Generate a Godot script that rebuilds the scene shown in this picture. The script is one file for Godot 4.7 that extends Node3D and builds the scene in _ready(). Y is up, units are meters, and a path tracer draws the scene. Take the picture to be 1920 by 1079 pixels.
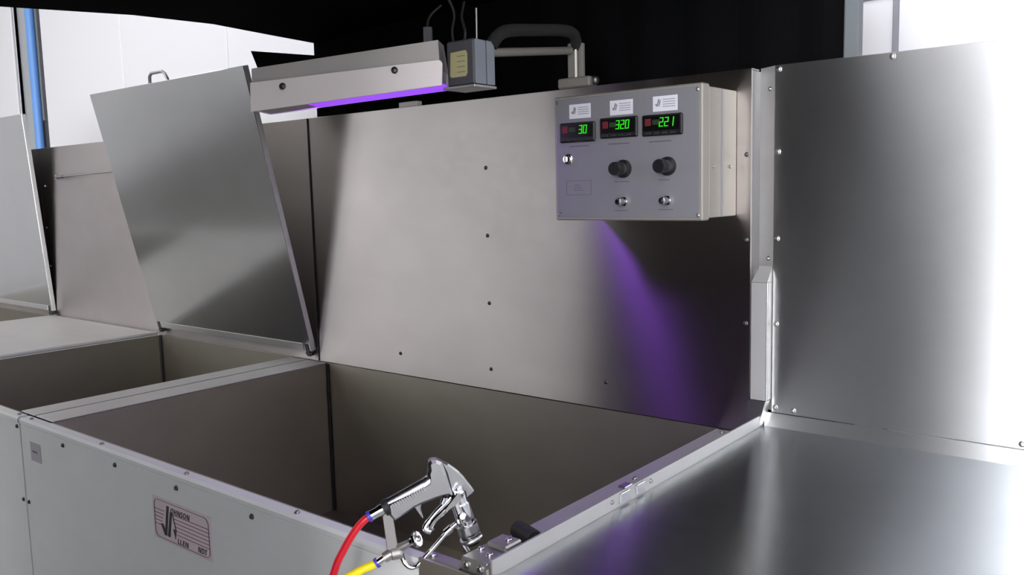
extends Node3D
# Metres, y up. Origin: inner back left corner of the large tank at rim height; x runs along the line to the right, z towards the viewer.

const FLOOR_Y := -0.95
const CAM_AT := Vector3(2.5642, 0.6357, 2.0319)
const EXPOSURE := 1.0
const HALL_LIGHT := 2.05
const DAYLIGHT := 13.0
const SOFT_DAYLIGHT := 1.04
const UV_LIGHT := 0.28

var M := {}
var taken := {}

# ------------------------------------------------------------------ mesh helpers
func surf() -> SurfaceTool:
	var st := SurfaceTool.new()
	st.begin(Mesh.PRIMITIVE_TRIANGLES)
	return st

func uv_of(p: Vector3, n: Vector3) -> Vector2:
	# u runs across the brushing (the way a brushed sheet smears its reflections), v along it
	var up := Vector3(0, 1, 0) if absf(n.y) < 0.8 else Vector3(0, 0, 1)
	var u := (up - n * up.dot(n)).normalized()
	return Vector2(p.dot(u), p.dot(n.cross(u)))

func tri3(st: SurfaceTool, a: Vector3, b: Vector3, c: Vector3, na: Vector3, nb: Vector3, nc: Vector3) -> void:
	var mid := na + nb + nc
	var pts := [a, b, c]
	var ns := [na, nb, nc]
	if (b - a).cross(c - a).dot(mid) > 0.0:
		pts = [a, c, b]
		ns = [na, nc, nb]
	for i in 3:
		st.set_normal(ns[i])
		st.set_uv(uv_of(pts[i], mid.normalized()))
		st.add_vertex(pts[i])

func tri(st: SurfaceTool, a: Vector3, b: Vector3, c: Vector3, n: Vector3) -> void:
	tri3(st, a, b, c, n, n, n)

func quad(st: SurfaceTool, a: Vector3, b: Vector3, c: Vector3, d: Vector3, from: Vector3) -> void:
	# flat face turned away from the point "from"
	var n := (b - a).cross(c - a)
	if n.length() < 1e-10:
		n = (c - a).cross(d - a)
	n = n.normalized()
	if n.dot((a + b + c + d) / 4.0 - from) < 0.0:
		n = -n
	tri(st, a, b, c, n)
	tri(st, a, c, d, n)

func hexa(st: SurfaceTool, lower: Array, upper: Array) -> void:
	var mid := Vector3.ZERO
	for p in lower + upper:
		mid += p / 8.0
	quad(st, lower[0], lower[1], lower[2], lower[3], mid)
	quad(st, upper[0], upper[1], upper[2], upper[3], mid)
	for i in 4:
		var j := (i + 1) % 4
		quad(st, lower[i], lower[j], upper[j], upper[i], mid)

func box(st: SurfaceTool, lo: Vector3, hi: Vector3, c := 0.0, frame := Transform3D()) -> void:
	# a box with chamfered edges
	var mid := (lo + hi) / 2.0
	var h := (hi - lo) / 2.0
	c = minf(c, minf(h.x, minf(h.y, h.z)) * 0.9)
	var at := func(s: Vector3, axis: int) -> Vector3:
		var p := h - Vector3(c, c, c)
		p[axis] = h[axis]
		return frame * (mid + p * s)
	var mm := frame * mid
	for axis in 3:
		var b := (axis + 1) % 3
		var d := (axis + 2) % 3
		for s in [-1.0, 1.0]:
			var q := []
			for k in [[-1, -1], [1, -1], [1, 1], [-1, 1]]:
				var v := Vector3.ZERO
				v[axis] = s
				v[b] = k[0]
				v[d] = k[1]
				q.append(at.call(v, axis))
			quad(st, q[0], q[1], q[2], q[3], mm)
			if c > 0.0:
				for t in [-1.0, 1.0]:      # the edge along d between faces axis and b
					var v0 := Vector3.ZERO
					v0[axis] = s
					v0[b] = t
					v0[d] = -1
					var v1 := v0
					v1[d] = 1
					quad(st, at.call(v0, axis), at.call(v1, axis), at.call(v1, b), at.call(v0, b), mm)
	if c > 0.0:
		for i in 8:
			var v := Vector3(-1 if i & 1 else 1, -1 if i & 2 else 1, -1 if i & 4 else 1)
			var a: Vector3 = at.call(v, 0)
			var b: Vector3 = at.call(v, 1)
			var d: Vector3 = at.call(v, 2)
			tri(st, a, b, d, ((a + b + d) / 3.0 - mm).normalized())

func prism(st: SurfaceTool, poly: Array, depth: float, frame := Transform3D(), bevel := 0.0) -> void:
	# a flat outline (x, y) given thickness along z, half to each side; bevel draws in the faces
	var p := PackedVector2Array(poly)
	if Geometry2D.is_polygon_clockwise(p):
		p.reverse()
	var inner := p
	if bevel > 0.0:
		inner = PackedVector2Array()
		for i in p.size():
			var a := (p[i] - p[(i - 1 + p.size()) % p.size()]).normalized()
			var b := (p[(i + 1) % p.size()] - p[i]).normalized()
			var n := (Vector2(-a.y, a.x) + Vector2(-b.y, b.x)).normalized()
			inner.append(p[i] + n * bevel)
	var idx := Geometry2D.triangulate_polygon(inner)
	var hz := depth / 2.0
	for s in [-1.0, 1.0]:
		var n: Vector3 = (frame.basis * Vector3(0, 0, s)).normalized()
		for k in range(0, idx.size(), 3):
			tri(st, frame * Vector3(inner[idx[k]].x, inner[idx[k]].y, s * hz), frame * Vector3(inner[idx[k + 1]].x, inner[idx[k + 1]].y, s * hz), frame * Vector3(inner[idx[k + 2]].x, inner[idx[k + 2]].y, s * hz), n)
	var z1 := hz - bevel
	for i in p.size():
		var j := (i + 1) % p.size()
		var d := (p[j] - p[i]).normalized()
		var out2 := Vector2(d.y, -d.x)
		var pm := (p[i] + p[j]) / 2.0 - out2 * 0.01
		var from := frame * Vector3(pm.x, pm.y, 0)
		quad(st, frame * Vector3(p[i].x, p[i].y, -z1), frame * Vector3(p[j].x, p[j].y, -z1), frame * Vector3(p[j].x, p[j].y, z1), frame * Vector3(p[i].x, p[i].y, z1), from)
		if bevel > 0.0:
			for s in [-1.0, 1.0]:
				quad(st, frame * Vector3(p[i].x, p[i].y, s * z1), frame * Vector3(p[j].x, p[j].y, s * z1), frame * Vector3(inner[j].x, inner[j].y, s * hz), frame * Vector3(inner[i].x, inner[i].y, s * hz), from)

func tube(st: SurfaceTool, path: Array, radii, sides := 12, flat := 1.0) -> void:
	# a round bar along a path; radii is one number or one for each point
	var count := path.size()
	var t0: Vector3 = (path[1] - path[0]).normalized()
	var side := t0.cross(Vector3.UP if absf(t0.y) < 0.9 else Vector3.RIGHT).normalized()
	var rings := []
	var norms := []
	for i in count:
		var t: Vector3 = (path[mini(i + 1, count - 1)] - path[maxi(i - 1, 0)]).normalized()
		side = (side - t * side.dot(t)).normalized()
		var other := t.cross(side)
		var r: float = radii[i] if radii is Array else radii
		var ring := []
		var nn := []
		for k in sides:
			var a := TAU * k / sides
			var d := side * cos(a) + other * sin(a) * flat
			ring.append(path[i] + d * r)
			nn.append((side * cos(a) + other * sin(a) / flat).normalized())
		rings.append(ring)
		norms.append(nn)
	for i in count - 1:
		for k in sides:
			var l := (k + 1) % sides
			tri3(st, rings[i][k], rings[i][l], rings[i + 1][l], norms[i][k], norms[i][l], norms[i + 1][l])
			tri3(st, rings[i][k], rings[i + 1][l], rings[i + 1][k], norms[i][k], norms[i + 1][l], norms[i + 1][k])
	for e in [[0, -1.0], [count - 1, 1.0]]:
		var i: int = e[0]
		var n: Vector3 = (path[mini(i + 1, count - 1)] - path[maxi(i - 1, 0)]).normalized() * e[1]
		for k in sides:
			tri(st, path[i], rings[i][k], rings[i][(k + 1) % sides], n)

func lathe(st: SurfaceTool, at: Vector3, axis: Vector3, profile: Array, sides := 20) -> void:
	# profile: [radius, height along the axis], sharp at every ring
	var w := axis.normalized()
	var u := w.cross(Vector3.UP if absf(w.y) < 0.9 else Vector3.RIGHT).normalized()
	var v := w.cross(u)
	for i in profile.size() - 1:
		var r0: float = profile[i][0]
		var h0: float = profile[i][1]
		var r1: float = profile[i + 1][0]
		var h1: float = profile[i + 1][1]
		var sl := Vector2(h1 - h0, r0 - r1).normalized()
		for k in sides:
			var a := TAU * k / sides
			var b := TAU * (k + 1) / sides
			var da := u * cos(a) + v * sin(a)
			var db := u * cos(b) + v * sin(b)
			var na := (da * sl.x + w * sl.y).normalized()
			var nb := (db * sl.x + w * sl.y).normalized()
			var p := [at + da * r0 + w * h0, at + db * r0 + w * h0, at + db * r1 + w * h1, at + da * r1 + w * h1]
			if r0 > 1e-6:
				tri3(st, p[0], p[1], p[2], na, nb, nb)
			if r1 > 1e-6:
				tri3(st, p[0], p[2], p[3], na, nb, na)

func curve(pts: Array, steps := 6) -> Array:
	var c := Curve3D.new()
	for i in pts.size():
		var t: Vector3 = (pts[mini(i + 1, pts.size() - 1)] - pts[maxi(i - 1, 0)]) / 6.0
		c.add_point(pts[i], -t, t)
	var out := []
	for i in pts.size() - 1:
		for k in steps:
			out.append(c.sample(i, float(k) / steps))
	out.append(pts[-1])
	return out

# ------------------------------------------------------------------ objects
func numbered(called: String) -> String:
	taken[called] = taken.get(called, -1) + 1
	return called if taken[called] == 0 else "%s_%03d" % [called, taken[called]]

func tag(o: Node, label: String, category := "", group := "", kind := "") -> Node:
	o.set_meta("label", label)
	if category: o.set_meta("category", category)
	if group: o.set_meta("group", group)
	if kind: o.set_meta("kind", kind)
	return o

func thing(called: String, label: String, category: String, at := Vector3.ZERO, group := "") -> Node3D:
	var o := Node3D.new()
	o.name = numbered(called)
	o.position = at
	add_child(o)
	tag(o, label, category, group)
	return o

func part(called: String, st: SurfaceTool, m: Material, parent: Node, label := "") -> MeshInstance3D:
	var o := MeshInstance3D.new()
	o.mesh = st.commit()
	o.material_override = m
	o.cast_shadow = GeometryInstance3D.SHADOW_CASTING_SETTING_ON
	o.name = called
	parent.add_child(o, true)
	if label: o.set_meta("label", label)
	return o

func struct(called: String, st: SurfaceTool, m: Material, label: String, category := "") -> MeshInstance3D:
	var o := part(called, st, m, self)
	tag(o, label, category, "", "structure")
	return o

func box_part(called: String, lo: Vector3, hi: Vector3, m: Material, parent: Node, c := 0.0015, label := "") -> MeshInstance3D:
	var st := surf()
	box(st, lo, hi, c)
	return part(called, st, m, parent, label)

var bolt_mesh: Mesh
func bolts(parent: Node, spots: Array, n: Vector3, called := "bolt", r := 1.0, m: Material = null) -> void:
	if bolt_mesh == null:
		var st := surf()
		lathe(st, Vector3.ZERO, Vector3.UP, [[0.0072, -0.001], [0.0072, 0.0012], [0.0062, 0.0016], [0.0058, 0.0034], [0.0046, 0.0050], [0.0022, 0.0056], [0.0, 0.0057]], 14)
		bolt_mesh = st.commit()
	for p in spots:
		var o := MeshInstance3D.new()
		o.mesh = bolt_mesh
		o.material_override = m if m else M.bolt
		o.name = called
		var y := n.normalized()
		var x := y.cross(Vector3(0.31, 0.52, 0.79)).normalized()
		o.transform = Transform3D(Basis(x, y, x.cross(y)) * Basis.from_scale(Vector3.ONE * r), p)
		parent.add_child(o, true)

func mat(called: String, c: Color, rough: float, metal := 0.0, aniso := 0.0) -> StandardMaterial3D:
	var m := StandardMaterial3D.new()
	m.resource_name = called
	m.albedo_color = c
	m.roughness = rough
	m.metallic = metal
	if aniso != 0.0:
		m.anisotropy_enabled = true
		m.anisotropy = aniso
	M[called] = m
	return m

func glow(called: String, c: Color, e: float) -> StandardMaterial3D:
	var m := mat(called, Color(c.r * 0.3, c.g * 0.3, c.b * 0.3), 0.5)
	m.emission_enabled = true
	m.emission = c
	m.emission_energy_multiplier = e
	return m

func brushed(called: String, grey: Color, rough: float, aniso: float, seed_: int, metal := 1.0) -> StandardMaterial3D:
	# sheet steel: long fine brush lines in the roughness, soft cloudy wear in the colour
	var m := mat(called, Color.WHITE, 1.0, metal, aniso)
	var n := FastNoiseLite.new()
	n.seed = seed_
	n.frequency = 0.012
	n.fractal_octaves = 4
	var t := NoiseTexture2D.new()
	t.width = 256
	t.height = 256
	t.seamless = true
	t.noise = n
	var g := Gradient.new()
	g.set_color(0, grey.darkened(0.02))
	g.set_color(1, grey.lightened(0.02))
	t.color_ramp = g
	m.albedo_texture = t
	var nr := FastNoiseLite.new()
	nr.seed = seed_ + 7
	nr.frequency = 0.05
	var tr := NoiseTexture2D.new()
	tr.width = 256
	tr.height = 256
	tr.seamless = true
	tr.noise = nr
	var gr := Gradient.new()
	gr.set_color(0, Color.WHITE * (rough * 0.97))
	gr.set_color(1, Color.WHITE * (rough * 1.03))
	tr.color_ramp = gr
	m.roughness_texture = tr
	m.uv1_scale = Vector3(1.7, 1.1, 1)
	return m

func _ready() -> void:
	setup_view()
	make_materials()
	make_hall()
	make_booth()
	make_line()
	make_lids()
	make_drain_table()
	make_control_box()
	make_lamp()
	make_gun()

# ------------------------------------------------------------------ camera, sky, lights
func setup_view() -> void:
	var cam := Camera3D.new()
	cam.name = "camera"
	cam.fov = 37.2308
	cam.near = 0.02
	cam.far = 60.0
	cam.transform = Transform3D(Basis(Vector3(0.77739, -0.02352, -0.62859), Vector3(-0.05317, 0.99327, -0.10291), Vector3(0.62677, 0.11342, 0.7709)).orthonormalized(), CAM_AT)
	add_child(cam)
	cam.current = true
	var we := WorldEnvironment.new()
	we.name = "world"
	var e := Environment.new()
	e.background_mode = Environment.BG_COLOR
	e.background_color = Color(0.02, 0.02, 0.022)
	e.tonemap_mode = Environment.TONE_MAPPER_LINEAR
	e.tonemap_exposure = EXPOSURE
	e.sdfgi_enabled = true
	e.ssao_enabled = true
	e.ssil_enabled = true
	we.environment = e
	add_child(we)

func area(parent: Node, at: Vector3, towards: Vector3, size: Vector2, c: Color, e: float) -> void:
	var l := AreaLight3D.new()
	l.name = "area_light"
	l.area_size = size
	l.light_color = c
	l.light_energy = e
	l.area_normalize_energy = true
	l.area_range = 20.0
	l.area_attenuation = 2.0
	l.shadow_enabled = true
	parent.add_child(l, true)
	l.position = at
	var z := -towards.normalized()
	var x := (Vector3.UP if absf(z.y) < 0.9 else Vector3.RIGHT).cross(z).normalized()
	l.basis = Basis(x, z.cross(x), z)

func ceiling_light(at: Vector3, e: float, where: String) -> void:
	var t := thing("ceiling_light", where, "light", at, "ceiling lights of the hall")
	var st := surf()
	box(st, Vector3(-0.32, -0.07, -0.92), Vector3(0.32, 0.0, 0.92), 0.01)
	part("housing", st, M.white_paint, t)
	box_part("diffuser_lamp", Vector3(-0.29, -0.08, -0.89), Vector3(0.29, -0.06, 0.89), M.lamp_white, t, 0.004)
	area(t, Vector3(0, -0.09, 0), Vector3.DOWN, Vector2(0.58, 1.78), Color(1.0, 0.985, 0.96), e)

func make_materials() -> void:
	brushed("steel", Color(0.80, 0.775, 0.765), 0.35, 1.0, 3)
	brushed("steel_fine", Color(0.80, 0.80, 0.795), 0.38, 1.0, 5, 0.978)
	brushed("steel_table", Color(0.77, 0.785, 0.80), 0.26, 0.95, 6)
	brushed("steel_lid", Color(0.74, 0.745, 0.74), 0.17, 0.3, 9, 0.86)
	brushed("steel_tank", Color(0.64, 0.62, 0.575), 0.5, 0.6, 12)
	brushed("steel_front", Color(0.90, 0.91, 0.905), 0.62, 0.3, 15, 0.2)
	brushed("steel_rim", Color(0.74, 0.735, 0.73), 0.5, 0.4, 18, 0.8)
	mat("stand_metal", Color(0.47, 0.46, 0.43), 0.7, 0.3)
	mat("arm_dark", Color(0.09, 0.088, 0.08), 0.95)
	mat("lining", Color(0.30, 0.295, 0.28), 0.6)
	mat("bolt", Color(0.62, 0.61, 0.6), 0.3, 1.0)
	mat("bolt_dark", Color(0.34, 0.34, 0.34), 0.4, 1.0)
	mat("chrome", Color(0.86, 0.86, 0.87), 0.09, 1.0)
	mat("satin", Color(0.72, 0.72, 0.73), 0.27, 1.0)
	mat("aluminium", Color(0.62, 0.61, 0.6), 0.42, 0.85)
	mat("hood_paint", Color(0.92, 0.885, 0.87), 0.55, 0.0)
	mat("hood_grey", Color(0.74, 0.72, 0.70), 0.55, 0.0)
	mat("white_paint", Color(0.835, 0.83, 0.84), 0.6)
	mat("panel_face", Color(0.43, 0.425, 0.44), 0.5, 0.25)
	mat("box_steel", Color(0.57, 0.55, 0.52), 0.45, 0.6)
	mat("black_plastic", Color(0.045, 0.043, 0.05), 0.35)
	mat("black_rubber", Color(0.06, 0.06, 0.06), 0.6)
	mat("screen_black", Color(0.03, 0.03, 0.035), 0.2)
	mat("ballast_grey", Color(0.25, 0.25, 0.27), 0.6)
	mat("ballast_blue", Color(0.44, 0.46, 0.49), 0.55)
	mat("label_white", Color(0.72, 0.715, 0.74), 0.5)
	mat("label_cream", Color(0.66, 0.63, 0.45), 0.5)
	mat("print_grey", Color(0.42, 0.40, 0.43), 0.6)
	mat("print_caption", Color(0.30, 0.25, 0.29), 0.6)
	mat("print_dark", Color(0.19, 0.17, 0.2), 0.6)
	mat("print_rose", Color(0.48, 0.30, 0.33), 0.6)
	mat("plate_pink", Color(0.87, 0.81, 0.83), 0.45)
	mat("hose_red", Color(0.80, 0.08, 0.16), 0.35)
	mat("hose_yellow", Color(0.93, 0.84, 0.03), 0.4)
	mat("collar_blue", Color(0.22, 0.22, 0.68), 0.4)
	mat("pipe_blue", Color(0.36, 0.55, 0.80), 0.45)
	mat("seam_dark", Color(0.10, 0.095, 0.085), 0.7)
	mat("black_cloth", Color(0.05, 0.05, 0.055), 1.0)
	M.black_cloth.metallic_specular = 0.1
	mat("guard_dark", Color(0.27, 0.27, 0.28), 0.7)
	mat("post_grey", Color(0.36, 0.38, 0.39), 0.6)
	mat("column_grey", Color(0.62, 0.63, 0.64), 0.6)
	mat("trim_grey", Color(0.50, 0.50, 0.53), 0.6)
	mat("concrete", Color(0.36, 0.355, 0.34), 0.75)
	glow("lamp_white", Color(1, 0.985, 0.96), 2.5)
	glow("daylight", Color(0.97, 0.98, 1.0), DAYLIGHT)
	glow("soft_daylight", Color(0.98, 0.985, 1.0), SOFT_DAYLIGHT)
	glow("uv_glow", Color(0.62, 0.28, 1.0), 0.95)
	glow("digit_green", Color(0.16, 0.95, 0.02), 0.75)
	glow("indicator_red", Color(0.55, 0.0, 0.1), 0.28)
	glow("indicator_dim", Color(0.16, 0.3, 0.02), 0.12)
	var n := FastNoiseLite.new()
	n.seed = 4
	n.frequency = 0.02
	var t := NoiseTexture2D.new()
	t.width = 256
	t.height = 256
	t.seamless = true
	t.noise = n
	var g := Gradient.new()
	g.set_color(0, Color(0.33, 0.325, 0.31))
	g.set_color(1, Color(0.42, 0.41, 0.40))
	t.color_ramp = g
	M.concrete.albedo_color = Color.WHITE
	M.concrete.albedo_texture = t
	M.concrete.uv1_triplanar = true
	M.concrete.uv1_scale = Vector3(0.4, 0.4, 0.4)

# ------------------------------------------------------------------ the hall round the wash line
func wall_of_panels(called: String, label: String, xs: Array, z0: float, z1: float, y1: float, group_back := 0.05) -> void:
	var w := Node3D.new()
	w.name = called
	add_child(w)
	tag(w, label, "wall", "", "structure")
	for i in xs.size() - 1:
		box_part("wall_panel", Vector3(xs[i] + 0.004, FLOOR_Y, z0), Vector3(xs[i + 1] - 0.004, y1, z1), M.white_paint, w, 0.006)
	box_part("backing", Vector3(xs[0], FLOOR_Y, z0 - group_back), Vector3(xs[-1], y1, z0 - 0.002), M.white_paint, w, 0.0)

func make_hall() -> void:
	var st := surf()
	box(st, Vector3(-10, FLOOR_Y - 0.15, -2.2), Vector3(6.2, FLOOR_Y, 7.3))
	struct("floor", st, M.concrete, "grey concrete floor of the hall", "floor")
	st = surf()
	box(st, Vector3(-10, 3.4, -2.2), Vector3(6.2, 3.5, 7.3))
	struct("ceiling", st, M.white_paint, "white ceiling of the hall", "ceiling")
	wall_of_panels("wall_back", "white wall panels behind the wash line, right of the blue pipe", [-5.06, -3.729, -2.371, -1.02, 0.33, 1.69, 3.04, 4.4, 6.1], -1.3, -1.2, 3.4)
	wall_of_panels("wall_back_left", "white wall panel left of the column and the blue pipe", [-9.9, -8.2, -6.9, -5.62], -1.22, -1.2, 3.4, 0.01)
	st = surf()
	box(st, Vector3(-9.9, FLOOR_Y, -2.1), Vector3(-9.8, 3.4, 7.2))
	struct("wall_left", st, M.white_paint, "white side wall at the far left end of the hall", "wall")
	st = surf()
	box(st, Vector3(6.0, FLOOR_Y, -2.1), Vector3(6.1, 3.4, 7.2))
	struct("wall_right", st, M.white_paint, "white side wall at the right end of the hall", "wall")
	# front wall with two wide windows: their glare shows in the brushed sheets
	var wa := Vector4(-9.4, -0.4, -3.45, 3.0)
	var wb := Vector4(0.6, -0.6, 5.2, 2.7)
	st = surf()
	box(st, Vector3(-9.9, FLOOR_Y, 7.0), Vector3(wa.x, 3.4, 7.2))
	box(st, Vector3(wa.z, FLOOR_Y, 7.0), Vector3(wb.x, 3.4, 7.2))
	box(st, Vector3(wb.z, FLOOR_Y, 7.0), Vector3(6.1, 3.4, 7.2))
	for q in [wa, wb]:
		box(st, Vector3(q.x, FLOOR_Y, 7.0), Vector3(q.z, q.y, 7.2))
		box(st, Vector3(q.x, q.w, 7.0), Vector3(q.z, 3.4, 7.2))
	struct("wall_front", st, M.white_paint, "white wall of the hall opposite the wash line", "wall")
	make_window("window_1", "glaring window in the wall opposite the drain table", wb, 4, M.daylight, DAYLIGHT)
	make_window("window_2", "softer frosted window in the wall opposite the tanks, left", wa, 5, M.soft_daylight, SOFT_DAYLIGHT)
	# steel column standing in the gap of the back wall, with the pipe in front
	st = surf()
	box(st, Vector3(-7.4, FLOOR_Y, -1.82), Vector3(-5.0, 3.4, -1.74))
	struct("wall_recess", st, M.column_grey, "grey back of the recess behind the column", "wall")
	var c := thing("steel_column", "grey steel column in the wall recess behind the blue pipe", "column", Vector3(-5.42, FLOOR_Y, -1.40))
	box_part("web", Vector3(-0.012, 0, -0.12), Vector3(0.012, 4.35, 0.12), M.column_grey, c)
	box_part("flange", Vector3(-0.215, 0, -0.14), Vector3(0.17, 4.35, -0.12), M.column_grey, c)
	box_part("flange", Vector3(-0.215, 0, 0.12), Vector3(0.17, 4.35, 0.14), M.column_grey, c)
	st = surf()
	tube(st, [Vector3(0, 0, 0), Vector3(0, 4.35, 0)], 0.036, 16)
	var p := part("water_pipe", st, M.pipe_blue, self)
	p.position = Vector3(-5.215, FLOOR_Y, -1.19)
	tag(p, "vertical blue pipe in front of the grey column at far left", "pipe")
	# dark motor housing at the foot of the recess
	var g := thing("pipe_guard", "dark round cover beside the foot of the blue pipe", "cover", Vector3(-5.23, 1.19, -1.243))
	st = surf()
	lathe(st, Vector3.ZERO, Vector3(0, 0, 1), [[0.0, -0.012], [0.125, -0.012], [0.135, -0.006], [0.135, 0.004], [0.125, 0.012], [0.0, 0.014]], 20)
	part("shell", st, M.guard_dark, g)
	box_part("bracket", Vector3(-0.02, -0.06, -0.0165), Vector3(0.02, 0.06, -0.0115), M.column_grey, g)
	# grey trims on the wall at the right
	st = surf()
	box(st, Vector3(1.682, FLOOR_Y, -1.2), Vector3(1.70, 3.4, -1.185), 0.002)
	box(st, Vector3(1.40, 1.272, -1.2), Vector3(1.682, 1.286, -1.185), 0.002)
	struct("trim_1", st, M.trim_grey, "thin grey trim on the white wall above the right splash panel", "trim")
	ceiling_light(Vector3(-6.6, 3.4, 1.2), HALL_LIGHT, "ceiling light over the far left end of the hall")
	ceiling_light(Vector3(-3.6, 3.4, 1.0), HALL_LIGHT, "ceiling light left of the black booth")
	ceiling_light(Vector3(-6.6, 3.4, 4.6), HALL_LIGHT, "ceiling light near the left front corner of the hall")
	ceiling_light(Vector3(-3.2, 3.4, 4.6), HALL_LIGHT, "ceiling light in front of the black booth, left")
	ceiling_light(Vector3(0.2, 3.4, 4.8), HALL_LIGHT, "ceiling light in front of the black booth, middle")
	ceiling_light(Vector3(3.7, 3.4, 4.6), HALL_LIGHT, "ceiling light near the window, right")
	ceiling_light(Vector3(3.7, 3.4, 0.6), HALL_LIGHT * 0.4, "ceiling light right of the black booth")

func make_window(called: String, label: String, q: Vector4, panes: int, m: Material, e: float) -> void:
	var w := Node3D.new()
	w.name = called
	add_child(w)
	tag(w, label, "window", "", "structure")
	var st := surf()
	for k in panes + 1:
		var a := lerpf(q.x, q.z, float(k) / panes)
		box(st, Vector3(a - 0.03, q.y, 7.03), Vector3(a + 0.03, q.w, 7.1), 0.004)
		if k < panes:
			var b := lerpf(q.x, q.z, (k + 1.0) / panes)
			box_part("window_pane", Vector3(a + 0.03, q.y + 0.04, 7.06), Vector3(b - 0.03, q.w - 0.04, 7.08), m, w, 0.0)
	box(st, Vector3(q.x, q.y, 7.03), Vector3(q.z, q.y + 0.04, 7.1), 0.004)
	box(st, Vector3(q.x, q.w - 0.04, 7.03), Vector3(q.z, q.w, 7.1), 0.004)
	part("window_frame", st, M.trim_grey, w)
	var size := Vector2(q.z - q.x - 0.1, q.w - q.y - 0.1)
	area(w, Vector3((q.x + q.z) / 2, (q.y + q.w) / 2, 7.02), Vector3(0, 0, -1), size, Color(0.97, 0.98, 1.0), e * size.x * size.y / PI * 0.9)

func cloth_sheet(grid: Array, thick: Vector3) -> SurfaceTool:
	# grid of points, given thickness along one direction
	var st := surf()
	st.set_smooth_group(0)
	var back := []
	for row in grid:
		var r := []
		for p in row:
			r.append(p + thick)
		back.append(r)
	var nrow := grid.size()
	var ncol: int = grid[0].size()
	for s in 2:
		var g: Array = grid if s == 0 else back
		for i in nrow - 1:
			for j in ncol - 1:
				var mid: Vector3 = (g[i][j] + g[i + 1][j + 1]) / 2.0
				quad(st, g[i][j], g[i][j + 1], g[i + 1][j + 1], g[i + 1][j], mid + (thick if s == 0 else -thick))
	for i in nrow - 1:
		for j in [0, ncol - 1]:
			var inward: Vector3 = grid[i][1 if j == 0 else ncol - 2]
			quad(st, grid[i][j], grid[i + 1][j], back[i + 1][j], back[i][j], inward)
	for j in ncol - 1:
		for i in [0, nrow - 1]:
			var inward: Vector3 = grid[1 if i == 0 else nrow - 2][j]
			quad(st, grid[i][j], grid[i][j + 1], back[i][j + 1], back[i][j], inward)
	return st

func drape(x0: float, x1: float, z: float, y0: float, y1: float, folds: float) -> SurfaceTool:
	var grid := []
	for i in 8:
		var row := []
		for j in 90:
			var x := lerpf(x0, x1, j / 89.0)
			var y := lerpf(y1, y0, i / 7.0)
			var edge := minf(1.0, minf(x - x0, x1 - x) / 0.05)
			row.append(Vector3(x, y, z + edge * 0.018 * sin(x * folds + 0.6 * sin(x * 3.1)) * (0.5 + 0.5 * i / 7.0)))
		grid.append(row)
	return cloth_sheet(grid, Vector3(0, 0, -0.006))

func make_booth() -> void:
	var x0 := -0.4925
	var x1 := 1.77
	var o := part("black_curtain", drape(x0, x1, -0.4, FLOOR_Y + 0.02, 1.31, 34.0), M.black_cloth, self)
	tag(o, "black curtain hanging behind the large tank and control box", "curtain")
	o = part("black_curtain", drape(-0.30, 1.97, 2.2, FLOOR_Y + 0.02, 1.30, 31.0), M.black_cloth, self)
	o.name = "black_curtain_001"
	tag(o, "black curtain closing the front of the booth beside the camera", "curtain")
	# roof cloth; its left hem sags a little towards the viewer
	var zs := [-0.41, -0.2125, 0.0846, 0.4078, 0.8534, 1.5, 2.24]
	var ys := [1.292, 1.298, 1.3087, 1.2982, 1.2629, 1.27, 1.30]
	var grid := []
	for i in zs.size():
		var row := []
		for j in 24:
			var u := j / 23.0
			row.append(Vector3(lerpf(x0 - 0.004, x1 + 0.01, u), lerpf(ys[i], 1.31, minf(1.0, u * 4.0)), zs[i]))
		grid.append(row)
	o = part("booth_roof", cloth_sheet(grid, Vector3(0, 0.012, 0)), M.black_cloth, self)
	tag(o, "black cloth roof stretched over the wash station", "canopy")
	var f := thing("booth_frame", "grey upright post at the right edge of the black curtain", "post", Vector3(1.797, FLOOR_Y, -0.40))
	box_part("post", Vector3(-0.02, 0, -0.02), Vector3(0.02, 2.26, 0.02), M.post_grey, f, 0.004)
	box_part("base_plate", Vector3(-0.06, 0, -0.06), Vector3(0.06, 0.008, 0.06), M.post_grey, f)

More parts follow.
